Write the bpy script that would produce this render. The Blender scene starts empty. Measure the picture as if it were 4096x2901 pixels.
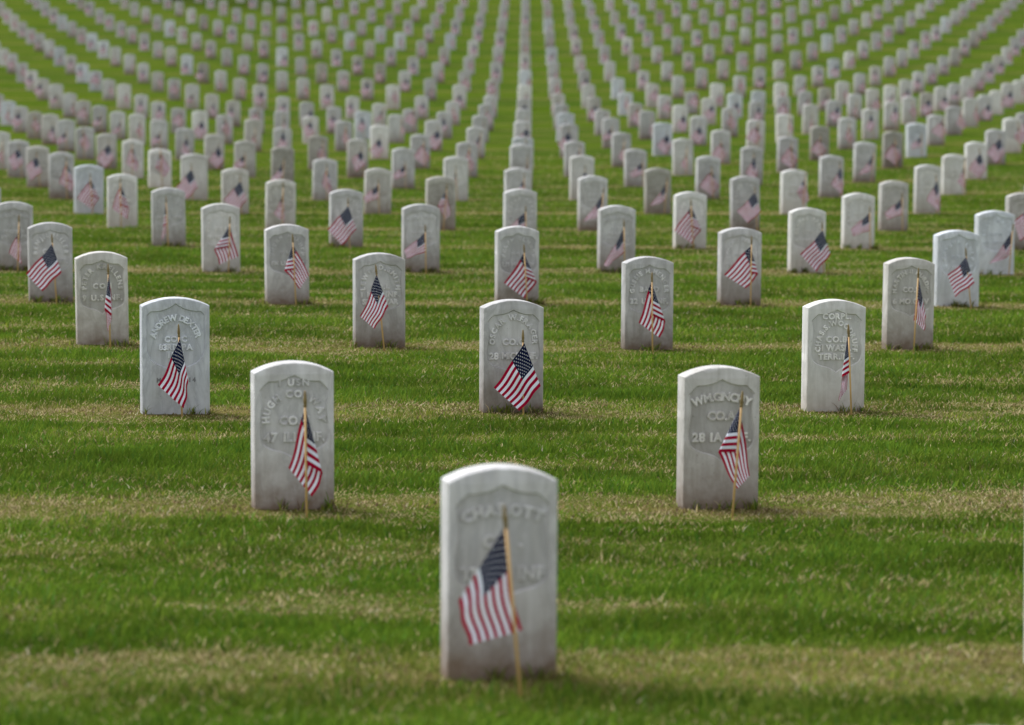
import bpy, bmesh, math, random
import numpy as np
from mathutils import Vector, Matrix
from mathutils.geometry import tessellate_polygon

# ------------------------------------------------------------------ camera, sky, sun, exposure
scene = bpy.context.scene
COL = scene.collection
PITCH = 0.0619
CAM_H = 1.6592
cam_data = bpy.data.cameras.new('camera')
cam = bpy.data.objects.new('camera', cam_data)
COL.objects.link(cam)
cam.location = (0, 0, CAM_H)
cam.rotation_euler = (math.pi / 2 - PITCH, 0, 0)
cam_data.sensor_width = 36.0
cam_data.lens = 122.17
cam_data.clip_start = 0.1
cam_data.clip_end = 3000
cam_data.dof.use_dof = True
cam_data.dof.focus_distance = 17.0
cam_data.dof.aperture_fstop = 3.7
scene.camera = cam

SUN_EL, SUN_AZ = math.radians(52), math.radians(-52)      # azimuth from +Y, negative = to the left
world = bpy.data.worlds.new('World')
scene.world = world
world.use_nodes = True
wn = world.node_tree
wn.nodes.clear()
w_out = wn.nodes.new('ShaderNodeOutputWorld')
w_bg = wn.nodes.new('ShaderNodeBackground')
w_sky = wn.nodes.new('ShaderNodeTexSky')
w_hsv = wn.nodes.new('ShaderNodeHueSaturation')
w_sky.sky_type = 'NISHITA'
w_sky.sun_disc = False
w_sky.sun_elevation = SUN_EL
w_sky.sun_rotation = SUN_AZ
w_sky.dust_density = 1.5
w_hsv.inputs['Saturation'].default_value = 0.22           # overcast: a nearly colourless sky
w_bg.inputs['Strength'].default_value = 0.092
wn.links.new(w_sky.outputs[0], w_hsv.inputs['Color'])
wn.links.new(w_hsv.outputs[0], w_bg.inputs['Color'])
wn.links.new(w_bg.outputs[0], w_out.inputs['Surface'])

sun_data = bpy.data.lights.new('sun', 'SUN')
sun_data.energy = 1.25
sun_data.angle = math.radians(28)
sun_data.color = (1.0, 0.998, 0.99)
sun = bpy.data.objects.new('sun', sun_data)
COL.objects.link(sun)
sdir = Vector((math.sin(SUN_AZ) * math.cos(SUN_EL), math.cos(SUN_AZ) * math.cos(SUN_EL), math.sin(SUN_EL)))
sun.rotation_euler = sdir.to_track_quat('Z', 'Y').to_euler()
sun.location = (-30, 30, 60)

vs = scene.view_settings
vs.view_transform = 'Standard'
vs.look = 'None'
vs.exposure = 1.5
vs.gamma = 1.0
scene.cycles.use_denoising = True
scene.cycles.max_bounces = 6
scene.cycles.transparent_max_bounces = 6

# ------------------------------------------------------------------ the burial grid and the lie of the land (metres)
OX, OY = -0.0279, 9.4009            # nearest stone
AX, AY = 1.6291, 0.3521             # step along a row
BX, BY = 0.0184, 3.8917             # step from one staggered row to the next
GX, GY = -0.0181, 0.0212            # lie of the near lawn
FACE = 0.2                          # the rows and the faces of the stones are turned by about 11.5 degrees
DET = BX * AY - BY * AX

def grid_xy(i, k):
    return OX + k * AX + i * BX, OY + k * AY + i * BY

def grid_ik(X, Y):
    x, y = X - OX, Y - OY
    return (x * AY - y * AX) / DET, (BX * y - BY * x) / DET

PROF_Y = [0, 33, 40.5, 48.3, 56.1, 63.9, 71.7, 79.5, 87.2, 95.0, 102.8, 110.6, 118.4, 126.2, 133.9, 150, 175, 210, 260, 3000]
PROF_Z = [0, 0, .02, .09, .08, .25, .35, .52, .77, 1.17, 1.64, 2.17, 2.74, 3.34, 4.0, 5.35, 7.0, 8.3, 8.8, 8.8]
NEAR = {0: {0: .012}, 1: {-.5: -.004, .5: -.019}, 2: {-1: -.023, 0: -.019, 1: -.018},
        3: {-1.5: .012, -.5: -.003, .5: -.016, 1.5: -.013}, 4: {-2: .007, -1: -.005, 0: .004, 1: .001, 2: -.002},
        5: {-2.5: .004, -1.5: .003, -.5: .007, .5: .014, 1.5: .022, 2.5: .015}, 6: {-2: .01, -1: .014, 0: .015, 1: .025, 2: .035}}
FARD = {7: {-2.5: 5, -1.5: 13, -.5: 2, .5: 0, 1.5: -10, 2.5: -20}, 8: {-3: 26, -2: 17, -1: 6, 0: -2, 1: -12, 2: -20, 3: -33},
        9: {-3.5: 34, -2.5: 31, -1.5: 24, -.5: 17, .5: 0, 1.5: -18, 2.5: -40, 3.5: -78},
        10: {-4: 45, -3: 42, -2: 36, -1: 26, 0: 6, 1: -11, 2: -36, 3: -74, 4: -115},
        11: {-4.5: 45, -3.5: 36, -2.5: 20, -1.5: 11, -.5: -7, .5: -21, 1.5: -44, 2.5: -88, 3.5: -136, 4.5: -179},
        12: {-5: 34, -4: 22, -3: 15, -2: 8, -1: -18, 0: -32, 1: -48, 2: -85, 3: -122, 4: -156, 5: -202},
        13: {-4.5: 23, -3.5: 18, -2.5: 9, -1.5: -2, -.5: -16, .5: -26, 1.5: -53, 2.5: -84, 3.5: -121, 4.5: -163},
        14: {-5: 46, -4: 40, -3: 30, -2: 20, -1: 12, 0: -5, 1: -28, 2: -62, 3: -99, 4: -132, 5: -178},
        15: {-5.5: 57, -4.5: 48, -3.5: 34, -2.5: 19, -1.5: 7, -.5: -6, .5: -21, 1.5: -48, 2.5: -76, 3.5: -115, 4.5: -152, 5.5: -190},
        16: {-6: 67, -5: 61, -4: 52, -3: 45, -2: 37, -1: 22, 0: -4, 1: -25, 2: -55, 3: -92, 4: -122, 5: -151, 6: -183},
        17: {-6.5: 64, -5.5: 63, -4.5: 58, -3.5: 54, -2.5: 48, -1.5: 36, -.5: 12, .5: -10, 1.5: -38, 2.5: -65, 3.5: -95, 4.5: -123, 5.5: -154, 6.5: -182},
        18: {-7: 63, -6: 62, -5: 60, -4: 57, -3: 51, -2: 43, -1: 23, 0: -2, 1: -26, 2: -48, 3: -68, 4: -92, 5: -114, 6: -140, 7: -173},
        19: {-6.5: 50, -5.5: 48, -4.5: 46, -3.5: 44, -2.5: 40, -1.5: 33, -.5: 22, .5: 4, 1.5: -13, 2.5: -30, 3.5: -48, 4.5: -71, 5.5: -93, 6.5: -119, 7.5: -149},
        20: {-7: 35, -6: 30, -5: 25, -4: 21, -3: 17, -2: 13, -1: 6, 0: -1, 1: -9, 2: -18, 3: -26, 4: -35, 5: -48, 6: -69, 7: -94},
        21: {-7.5: 22, -6.5: 20, -5.5: 18, -4.5: 16, -3.5: 13, -2.5: 10, -1.5: 7, -.5: 1, .5: -4, 1.5: -12, 2.5: -23, 3.5: -36, 4.5: -50, 5.5: -66, 6.5: -82, 7.5: -99},
        22: {-8: 18, -7: 19, -6: 19, -5: 18, -4: 16, -3: 13, -2: 9, -1: 3, 0: -2, 1: -8, 2: -15, 3: -23, 4: -35, 5: -48, 6: -61, 7: -77, 8: -93},
        24: {-9: 17, -8: 19, -7: 20, -6: 21, -5: 22, -4: 20, -3: 18, -2: 13, -1: 6, 0: -1, 1: -9, 2: -17, 3: -24, 4: -32, 5: -44, 6: -55, 7: -67, 8: -81, 9: -98},
        26: {-9: 29, -8: 26, -7: 24, -6: 23, -5: 21, -4: 18, -3: 14, -2: 8, -1: 1, 0: -6, 1: -14, 2: -20, 3: -28, 4: -38, 5: -51, 6: -62, 7: -73, 8: -85, 9: -97},
        28: {-10: 42, -9: 38, -8: 33, -7: 29, -6: 24, -5: 19, -4: 17, -3: 15, -2: 10, -1: 4, 0: -3, 1: -11, 2: -18, 3: -27, 4: -36, 5: -46, 6: -56, 7: -67, 8: -78, 9: -90, 10: -104},
        30: {-11: 57, -10: 53, -9: 50, -8: 47, -7: 43, -6: 39, -5: 36, -4: 32, -3: 27, -2: 21, -1: 12, 0: 2, 1: -6, 2: -13, 3: -21, 4: -29, 5: -39, 6: -50, 7: -62, 8: -73, 9: -84}}
I0, I1, KS = -4, 44, np.arange(-16, 16.01, .5)
CORR = np.zeros((I1 - I0 + 1, len(KS)))
known = sorted(list(NEAR) + list(FARD))
tab = {}
for i in known:
    if i in NEAR:
        kk = sorted(NEAR[i]); vv = [NEAR[i][k] for k in kk]
    else:
        kk = sorted(FARD[i]); vv = [-FARD[i][k] / 2.2393 * grid_xy(i, k)[1] / 13900. for k in kk]
    kk, vv = np.array(kk, float), np.array(vv)
    line = np.interp(KS, kk, vv)
    if i in FARD:                                # carry the cross slope a little further, fading out
        sl, sr = (vv[1] - vv[0]) / (kk[1] - kk[0]), (vv[-1] - vv[-2]) / (kk[-1] - kk[-2])
        line = line + np.where(KS > kk[-1], sr * 2.5 * (1 - np.exp(-np.maximum(KS - kk[-1], 0) / 2.5)), 0)
        line = line - np.where(KS < kk[0], sl * 2.5 * (1 - np.exp(-np.maximum(kk[0] - KS, 0) / 2.5)), 0)
    tab[i] = line
for i in range(I0, I1 + 1):
    if i <= known[0]:
        CORR[i - I0] = tab[known[0]]
    elif i >= known[-1]:
        CORR[i - I0] = tab[known[-1]]
    else:
        lo = max(j for j in known if j <= i); hi = min(j for j in known if j >= i)
        t = 0 if lo == hi else (i - lo) / (hi - lo)
        CORR[i - I0] = tab[lo] * (1 - t) + tab[hi] * t

def elev(X, Y):
    X = np.asarray(X, float); Y = np.asarray(Y, float)
    fi, fk = grid_ik(X, Y)
    fi = np.clip(fi - I0, 0, I1 - I0 - 1e-6); fk = np.clip((fk - KS[0]) * 2, 0, len(KS) - 1 - 1e-6)
    a = fi.astype(int); b = fk.astype(int); s = fi - a; t = fk - b
    b1 = np.minimum(b + 1, len(KS) - 1); a1 = np.minimum(a + 1, I1 - I0)
    c = (CORR[a, b] * (1 - t) + CORR[a, b1] * t) * (1 - s) + (CORR[a1, b] * (1 - t) + CORR[a1, b1] * t) * s
    return GX * np.clip(X, -60, 60) + GY * np.minimum(Y, 260) + np.interp(Y, PROF_Y, PROF_Z) + c

FPX = 13900.
def project(X, Y, Z):
    Z = Z - CAM_H
    d = Y * math.cos(PITCH) - Z * math.sin(PITCH); v = Y * math.sin(PITCH) + Z * math.cos(PITCH)
    return 2048 + FPX * X / d, 1450.5 - FPX * v / d

# ------------------------------------------------------------------ small helpers
def tag(o, label=None, cat=None, group=None, kind=None):
    if label: o['label'] = label
    if cat: o['category'] = cat
    if group: o['group'] = group
    if kind: o['kind'] = kind
    return o

def mesh_obj(name, me, mat=None, parent=None):
    o = bpy.data.objects.new(name, me); COL.objects.link(o)
    if mat is not None and not me.materials:
        me.materials.append(mat)
    if parent is not None: o.parent = parent
    return o

def empty(name, loc):
    o = bpy.data.objects.new(name, None); COL.objects.link(o)
    o.location = loc; o.empty_display_size = .05
    return o

def node_mat(name):
    m = bpy.data.materials.new(name); m.use_nodes = True
    nt = m.node_tree; nt.nodes.clear()
    out = nt.nodes.new('ShaderNodeOutputMaterial')
    return m, nt, out

class NB:                                                     # terse node builder
    def __init__(s, nt): s.nt = nt
    def n(s, t, **kw):
        nd = s.nt.nodes.new(t)
        for a, v in kw.items(): setattr(nd, a, v)
        return nd
    def link(s, a, b): s.nt.links.new(a, b)
    def math(s, op, a, b=None, c=None, clamp=False):
        nd = s.n('ShaderNodeMath', operation=op, use_clamp=clamp)
        for j, v in enumerate((a, b, c)):
            if v is None: continue
            if isinstance(v, (int, float)): nd.inputs[j].default_value = v
            else: s.link(v, nd.inputs[j])
        return nd.outputs[0]
    def mix(s, f, a, b, blend='MIX'):
        nd = s.n('ShaderNodeMix', data_type='RGBA', blend_type=blend)
        for sock, v in ((nd.inputs[0], f), (nd.inputs[6], a), (nd.inputs[7], b)):
            if isinstance(v, (int, float)): sock.default_value = v
            elif isinstance(v, tuple): sock.default_value = (*v, 1) if len(v) == 3 else v
            else: s.link(v, sock)
        return nd.outputs[2]
    def noise(s, vec, scale, detail=4, rough=.55, dist=0):
        nd = s.n('ShaderNodeTexNoise')
        nd.inputs['Scale'].default_value = scale; nd.inputs['Detail'].default_value = detail
        nd.inputs['Roughness'].default_value = rough; nd.inputs['Distortion'].default_value = dist
        if vec is not None: s.link(vec, nd.inputs['Vector'])
        return nd.outputs[0]
    def ramp(s, f, stops, interp='LINEAR'):
        nd = s.n('ShaderNodeValToRGB'); cr = nd.color_ramp; cr.interpolation = interp
        while len(cr.elements) > 1: cr.elements.remove(cr.elements[-1])
        for j, (p, c) in enumerate(stops):
            e = cr.elements[0] if j == 0 else cr.elements.new(p)
            e.position = p
            e.color = (c, c, c, 1) if isinstance(c, (int, float)) else (*c, 1)
        s.link(f, nd.inputs[0])
        return nd.outputs[0]
    def mapping(s, vec, scale=(1, 1, 1), rot=(0, 0, 0), loc=(0, 0, 0)):
        nd = s.n('ShaderNodeMapping')
        nd.inputs['Scale'].default_value = scale; nd.inputs['Rotation'].default_value = rot; nd.inputs['Location'].default_value = loc
        s.link(vec, nd.inputs['Vector'])
        return nd.outputs[0]

# ------------------------------------------------------------------ materials
def marble(name, c1, c2, vein, vein_amt, grime=(.155, .105, .07), grime_amt=.95, k=1.0):
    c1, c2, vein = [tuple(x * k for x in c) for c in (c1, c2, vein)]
    m, nt, out = node_mat(name); b = NB(nt)
    tc = b.n('ShaderNodeTexCoord'); oi = b.n('ShaderNodeObjectInfo')
    off = b.n('ShaderNodeVectorMath', operation='ADD')
    cb = b.n('ShaderNodeCombineXYZ')
    for j, f in enumerate((37., 19., 53.)):
        b.link(b.math('MULTIPLY', oi.outputs['Random'], f), cb.inputs[j])
    b.link(tc.outputs['Object'], off.inputs[0]); b.link(cb.outputs[0], off.inputs[1])
    vec = off.outputs[0]
    big = b.noise(vec, 7, 5, .6)
    col = b.mix(b.ramp(big, [(.35, 0.), (.68, 1.)]), c1, c2)
    # soft grey veins, slanting
    vv = b.mapping(vec, (3.2, 3.2, 1.1), (0, .5, 0))
    vn = b.noise(vv, 2.6, 6, .62, 1.2)
    vband = b.ramp(b.math('ABSOLUTE', b.math('SUBTRACT', vn, .5)), [(0., 1.), (.05, .35), (.13, 0.)])
    col = b.mix(b.math('MULTIPLY', vband, vein_amt), col, vein)
    # weather streaks running down
    st = b.noise(b.mapping(vec, (26, 26, 2.0)), 1.0, 4, .6)
    col = b.mix(b.math('MULTIPLY', b.ramp(st, [(.46, 0.), (.72, 1.)]), .45), col, (c1[0] * .62, c1[1] * .60, c1[2] * .55))
    # broad grey-brown weather stains
    wst = b.noise(b.mapping(vec, (1, 1, .6)), 4.2, 5, .62)
    col = b.mix(b.math('MULTIPLY', b.ramp(wst, [(.50, 0.), (.66, 1.)]), .38), col, (c1[0] * .60, c1[1] * .57, c1[2] * .52))
    # specks of lichen and chips
    sp = b.noise(vec, 95, 2, .5)
    col = b.mix(b.math('MULTIPLY', b.ramp(sp, [(.70, 0.), (.76, 1.)]), .45), col, (.12, .11, .09))
    # soil splashed up from the ground
    sx = b.n('ShaderNodeSeparateXYZ'); b.link(tc.outputs['Object'], sx.inputs[0])
    gn = b.noise(vec, 14, 5, .65)
    hgt = b.math('ADD', sx.outputs[2], b.math('MULTIPLY', b.math('SUBTRACT', gn, .5), .16))
    gr = b.ramp(hgt, [(.0, 1.), (.05, .72), (.13, .38), (.24, .12), (.36, 0.)])
    col = b.mix(b.math('MULTIPLY', gr, grime_amt), col, grime)
    # stone to stone difference
    hs = b.n('ShaderNodeHueSaturation')
    b.link(b.math('MULTIPLY_ADD', oi.outputs['Random'], .26, .84), hs.inputs['Value'])
    b.link(col, hs.inputs['Color'])
    p = b.n('ShaderNodeBsdfPrincipled')
    b.link(hs.outputs[0], p.inputs['Base Color'])
    p.inputs['Roughness'].default_value = .78
    p.inputs['Specular IOR Level'].default_value = .3
    bu = b.n('ShaderNodeBump'); bu.inputs['Strength'].default_value = .22; bu.inputs['Distance'].default_value = .004
    b.link(b.noise(vec, 160, 4, .65), bu.inputs['Height']); b.link(bu.outputs[0], p.inputs['Normal'])
    b.link(p.outputs[0], out.inputs['Surface'])
    return m

TONES = {
    'grey': ((.525, .515, .51), (.655, .645, .645), (.375, .37, .375), .6),
    'warm': ((.52, .50, .475), (.64, .62, .595), (.39, .37, .34), .55),
    'cream': ((.655, .64, .62), (.745, .73, .71), (.48, .48, .46), .45, (.30, .23, .16), .6),
    'white': ((.60, .625, .665), (.71, .735, .775), (.38, .40, .44), .6, (.36, .34, .31), .35),
    'brown': ((.40, .38, .345), (.49, .47, .43), (.30, .28, .25), .6),
}
MARBLE = {t: marble('marble_' + t, *a) for t, a in TONES.items()}
SUNK = {t: marble('marble_' + t + '_tooled', *a, k=.91) for t, a in TONES.items()}          # rough tooled ground of the shield, a darker tint of the same marble
LETTER = {t: marble('marble_' + t + '_letters', *a, k=1.25) for t, a in TONES.items()}      # raised letters, a paler tint of the same marble

def flag_material():
    m, nt, out = node_mat('flag_cloth'); b = NB(nt)
    uv = b.n('ShaderNodeUVMap'); uv.uv_map = 'UVMap'
    sx = b.n('ShaderNodeSeparateXYZ'); b.link(uv.outputs[0], sx.inputs[0])
    u, v = sx.outputs[0], sx.outputs[1]
    stripe = b.math('MODULO', b.math('FLOOR', b.math('MULTIPLY', v, 12.999)), 2.0)        # 0 red, 1 white
    col = b.mix(stripe, (.33, .004, .030), (.74, .76, .86))
    a = b.math('MULTIPLY', u, 12 / .4); c = b.math('MULTIPLY', v, 10 / (7 / 13.))
    def star(sh, lo, hi, lo2, hi2):
        da = b.math('SUBTRACT', b.math('MODULO', b.math('ADD', a, sh), 2.0), 1.0)
        db = b.math('SUBTRACT', b.math('MODULO', b.math('ADD', c, sh), 2.0), 1.0)
        r = b.math('SQRT', b.math('ADD', b.math('MULTIPLY', da, da), b.math('MULTIPLY', db, db)))
        th = b.math('ADD', b.math('ARCTAN2', da, b.math('MULTIPLY', db, -1.0)), 4 * math.pi)
        ph = b.math('ABSOLUTE', b.math('SUBTRACT', b.math('MODULO', b.math('ADD', th, math.radians(36)), math.radians(72)), math.radians(36)))
        e = b.math('ADD', b.math('MULTIPLY', b.math('MULTIPLY', r, b.math('COSINE', ph)), .309), b.math('MULTIPLY', b.math('MULTIPLY', r, b.math('SINE', ph)), .951))
        s = b.math('LESS_THAN', e, .309 * .48)
        for val, l, h in ((a, lo, hi), (c, lo2, hi2)):
            s = b.math('MULTIPLY', s, b.math('MULTIPLY', b.math('GREATER_THAN', val, l), b.math('LESS_THAN', val, h)))
        return s
    st = b.math('MAXIMUM', star(0.0, 0, 12, 0, 10), star(1.0, 1.1, 10.9, 1.1, 8.9))
    navy = b.mix(st, (.005, .008, .036), (.60, .61, .66))
    canton = b.math('MULTIPLY', b.math('LESS_THAN', u, .4), b.math('LESS_THAN', v, 7 / 13.))
    col = b.mix(canton, col, navy)
    p = b.n('ShaderNodeBsdfPrincipled'); p.inputs['Roughness'].default_value = .8
    p.inputs['Specular IOR Level'].default_value = .03
    b.link(col, p.inputs['Base Color'])
    t = b.n('ShaderNodeBsdfTranslucent'); b.link(col, t.inputs['Color'])
    mx = b.n('ShaderNodeMixShader'); mx.inputs[0].default_value = .15
    b.link(p.outputs[0], mx.inputs[1]); b.link(t.outputs[0], mx.inputs[2])
    b.link(mx.outputs[0], out.inputs['Surface'])
    return m

def simple_mat(name, c1, c2, scale, rough, metal=0.0, mapscale=(1, 1, 1)):
    m, nt, out = node_mat(name); b = NB(nt)
    tc = b.n('ShaderNodeTexCoord')
    col = b.mix(b.noise(b.mapping(tc.outputs['Object'], mapscale), scale, 4), c1, c2)
    p = b.n('ShaderNodeBsdfPrincipled'); b.link(col, p.inputs['Base Color'])
    p.inputs['Roughness'].default_value = rough; p.inputs['Metallic'].default_value = metal
    b.link(p.outputs[0], out.inputs['Surface'])
    return m

M_FLAG = flag_material()
M_STAFF = simple_mat('staff_wood', (.42, .25, .09), (.58, .37, .15), 30, .6, 0, (1, 1, .08))
M_FINIAL = simple_mat('finial_brass', (.13, .09, .03), (.24, .17, .06), 40, .5, .3)
M_BARK = simple_mat('bark', (.05, .04, .03), (.11, .09, .07), 6, .9, 0, (1, 1, .3))
M_LEAF = simple_mat('tree_leaf', (.02, .05, .012), (.05, .10, .025), 3, .7)

def lawn_material():
    m, nt, out = node_mat('lawn'); b = NB(nt)
    ge = b.n('ShaderNodeNewGeometry'); pos = ge.outputs['Position']
    dot = b.n('ShaderNodeVectorMath', operation='DOT_PRODUCT')
    b.link(pos, dot.inputs[0]); dot.inputs[1].default_value = (AY / DET, -AX / DET, 0)
    row = b.math('ADD', dot.outputs['Value'], (-OX * AY + OY * AX) / DET + 40.0)
    wob = b.noise(b.mapping(pos, (.5, 1, 1)), .9, 4)
    f = b.math('FRACT', b.math('ADD', row, b.math('MULTIPLY', b.math('SUBTRACT', wob, .5), .22)))
    dry = b.ramp(f, [(0., .8), (.09, .65), (.17, .03), (.27, .05), (.33, .42), (.41, .3), (.48, .02), (.60, .05), (.67, .36), (.74, .25), (.81, .02), (.88, .10), (.96, .75)])
    patch = b.noise(b.mapping(pos, (.45, 1, 1)), 1.7, 6, .62)
    dry = b.math('MULTIPLY', dry, b.ramp(patch, [(.35, .05), (.68, 1.3)]), None, True)
    fine = b.noise(pos, 38, 5, .7)
    green = b.mix(b.ramp(fine, [(.3, 0.), (.7, 1.)]), (.022, .058, .005), (.066, .120, .011))
    mid = b.noise(b.mapping(pos, (.25, .6, 1)), .5, 4)
    green = b.mix(b.math('MULTIPLY', b.ramp(mid, [(.42, 0.), (.6, 1.)]), .5), green, (.080, .128, .006))
    straw = b.mix(b.ramp(fine, [(.35, 0.), (.65, 1.)]), (.14, .115, .035), (.21, .175, .065))
    col = b.mix(dry, green, straw)
    p = b.n('ShaderNodeBsdfPrincipled'); b.link(col, p.inputs['Base Color'])
    p.inputs['Roughness'].default_value = 1.0; p.inputs['Specular IOR Level'].default_value = 0.0
    bu = b.n('ShaderNodeBump'); bu.inputs['Strength'].default_value = .8; bu.inputs['Distance'].default_value = .03
    b.link(b.noise(pos, 55, 4, .7), bu.inputs['Height']); b.link(bu.outputs[0], p.inputs['Normal'])
    b.link(p.outputs[0], out.inputs['Surface'])
    return m

def blade_material():
    m, nt, out = node_mat('grass_blade'); b = NB(nt)
    at = b.n('ShaderNodeAttribute'); at.attribute_name = 'tint'
    ge = b.n('ShaderNodeNewGeometry')
    nm = b.n('ShaderNodeVectorMath', operation='MULTIPLY'); nm.inputs[1].default_value = (.45, .45, .45)
    b.link(ge.outputs['Normal'], nm.inputs[0])
    ad = b.n('ShaderNodeVectorMath', operation='ADD'); ad.inputs[1].default_value = (0, 0, .6)
    b.link(nm.outputs[0], ad.inputs[0])
    no = b.n('ShaderNodeVectorMath', operation='NORMALIZE'); b.link(ad.outputs[0], no.inputs[0])
    p = b.n('ShaderNodeBsdfPrincipled'); p.inputs['Roughness'].default_value = 1.0; p.inputs['Specular IOR Level'].default_value = 0.0
    b.link(at.outputs['Color'], p.inputs['Base Color']); b.link(no.outputs[0], p.inputs['Normal'])
    t = b.n('ShaderNodeBsdfTranslucent'); b.link(at.outputs['Color'], t.inputs['Color'])
    mx = b.n('ShaderNodeMixShader'); mx.inputs[0].default_value = .3
    b.link(p.outputs[0], mx.inputs[1]); b.link(t.outputs[0], mx.inputs[2]); b.link(mx.outputs[0], out.inputs['Surface'])
    return m

# ------------------------------------------------------------------ ground: one sheet to the horizon
def build_ground():
    ys = np.concatenate([np.arange(-40, 4, 4), np.arange(4, 34, .35), np.arange(34, 70, .7), np.arange(70, 150, 1.4), np.arange(150, 320, 8), [340, 400, 500, 700, 1000, 1500, 2000]])
    xs = np.concatenate([[-1200, -600, -300, -160, -100, -70, -50], np.arange(-40, -16, 2), np.arange(-16, 16.01, .5), np.arange(18, 41, 2), [50, 70, 100, 160, 300, 600, 1200]])
    Xg, Yg = np.meshgrid(xs, ys)
    Zg = elev(Xg, Yg)
    nx, ny = len(xs), len(ys)
    co = np.stack([Xg, Yg, Zg], -1).reshape(-1, 3)
    idx = np.arange(nx * ny).reshape(ny, nx)
    q = np.stack([idx[:-1, :-1], idx[:-1, 1:], idx[1:, 1:], idx[1:, :-1]], -1).reshape(-1, 4)
    me = bpy.data.meshes.new('ground')
    me.from_pydata(co.tolist(), [], q.tolist())
    me.shade_smooth()
    o = mesh_obj('ground', me, lawn_material())
    tag(o, 'mown green lawn with dry straw strips along the grave rows', None, None, 'structure')
    return o
build_ground()

# ------------------------------------------------------------------ the headstones: where they stand, how high, which marble
# (row, column): (shift along the row, height, width, marble, lean)
STONE = {
    (0, 0): (.001, .580, .305, 'grey', 0), (-1, .5): (.04, .565, .305, 'cream', 0), (0, 1): (.027, .558, .305, 'cream', 0), (1, -.5): (0, .558, .305, 'grey', -.005), (1, .5): (.007, .555, .305, 'warm', .004),
    (2, -1): (-.011, .566, .33, 'white', -.002), (2, 0): (-.003, .558, .305, 'grey', 0), (2, 1): (-.001, .564, .305, 'cream', .003),
    (3, -1.5): (-.004, .549, .305, 'warm', -.014), (3, -.5): (-.005, .567, .305, 'grey', -.004), (3, .5): (-.004, .569, .305, 'grey', .002), (3, 1.5): (.007, .571, .305, 'warm', .008),
    (4, -2): (-.005, .553, .305, 'grey', -.012), (4, -1): (-.003, .566, .305, 'grey', -.012), (4, 0): (-.002, .558, .305, 'grey', 0), (4, 1): (-.007, .565, .305, 'grey', .004), (4, 2): (-.009, .562, .33, 'white', .003),
    (5, -2.5): (0, .55, .305, 'grey', 0), (5, -1.5): (.013, .552, .305, 'cream', -.01), (5, -.5): (.005, .56, .305, 'grey', 0), (5, .5): (.002, .558, .305, 'grey', .006), (5, 1.5): (-.005, .546, .305, 'cream', .004), (5, 2.5): (.005, .544, .33, 'white', .002),
    (6, -2): (.017, .538, .305, 'grey', -.012), (6, -1): (.008, .537, .305, 'grey', -.002), (6, 0): (.002, .558, .305, 'grey', 0), (6, 1): (-.009, .537, .305, 'cream', .006), (6, 2): (0, .531, .305, 'cream', .004), (6, 3): (0, .55, .305, 'warm', .002),
    (7, -2.5): (-.03, .55, .305, 'cream', -.004), (7, 2.5): (-.05, .54, .305, 'warm', .004),
    (8, -3): (-.03, .55, .33, 'white', 0), (9, -2.5): (-.035, .575, .33, 'cream', -.005), (9, -.5): (-.03, .56, .305, 'cream', 0), (9, .5): (-.05, .57, .305, 'cream', 0),
    (10, 0): (-.02, .60, .305, 'grey', 0), (12, 0): (-.01, .50, .33, 'white', 0), (13, 1.5): (-.03, .57, .33, 'white', 0), (13, 3.5): (-.01, .56, .305, 'grey', 0),
    (12, 3): (-.02, .56, .305, 'brown', 0), (11, 3.5): (-.02, .56, .305, 'brown', 0), (16, -6): (-.02, .55, .305, 'brown', 0), (18, 3): (-.03, .56, .33, 'white', 0),
    (10, -1): (-.02, .56, .305, 'grey', 0), (11, -3.5): (-.02, .56, .305, 'cream', 0),
    (23, -3.5): (-.02, .56, .305, 'brown', 0), (23, -2.5): (-.02, .56, .305, 'brown', 0), (24, -3): (-.02, .56, .305, 'brown', 0), (23, -5.5): (-.02, .56, .305, 'brown', 0),
}
ROWSHIFT = {7: -.045, 8: -.03, 9: -.04, 10: -.035}
rng = random.Random(11)

def make_list():
    out = []
    for i in range(-1, 37):
        for k2 in range(-36, 37):
            k = k2 / 2
            if (i % 2 == 0) != (k2 % 2 == 0): continue
            x, y = grid_xy(i, k)
            px, _ = project(x, y, .3)
            lim = 420 + 40 * max(i, 0)
            if px < -lim or px > 4096 + lim or y < 4.5: continue
            r = random.Random(i * 977 + k2 * 31 + 5)
            if (i, k) in STONE:
                dx, h, w, tone, lean = STONE[(i, k)]
                yaw = 0
            else:
                dx = ROWSHIFT.get(i, -.025 if i > 8 else 0) + r.uniform(-.015, .015)
                h = .558 + r.uniform(-.04, .03); w = .305; lean = r.gauss(0, .011)
                tone = r.choices(('grey', 'warm', 'cream', 'white', 'brown'), (.60, .17, .12, .07, .04))[0]
                if x > 3 and 8 < i < 21 and r.random() < .35: tone = 'cream'
                if i == 20: tone, h, w = 'cream', .60, .33
                if tone == 'white': w = .33
                yaw = r.uniform(-.02, .02)
            X = x + dx * .98; Y = y + dx * .2
            out.append(dict(i=i, k=k, X=X, Y=Y, h=h, w=w, tone=tone, lean=lean, yaw=yaw, g=float(elev(X, Y))))
    return out
STONES = make_list()

NOM = .558                     # stones are made this tall above their origin, then sunk or raised
TH = .11
REC = .007                     # depth of the sunk shield

def outline(w, step, sag=.038):
    hw = w / 2; R = (hw * hw + sag * sag) / (2 * sag); cz = NOM - R
    side = NOM - sag
    pts = []
    zs = np.arange(-.14, side - step * .4, step)
    pts += [(-hw, z) for z in zs]
    a0 = math.asin(hw / R); n = max(6, int(2 * hw / step))
    pts += [(R * math.sin(t), cz + R * math.cos(t)) for t in np.linspace(-a0, a0, n + 1)]
    pts += [(hw, z) for z in zs[::-1]]
    return pts                                  # clockwise seen from the front

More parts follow.
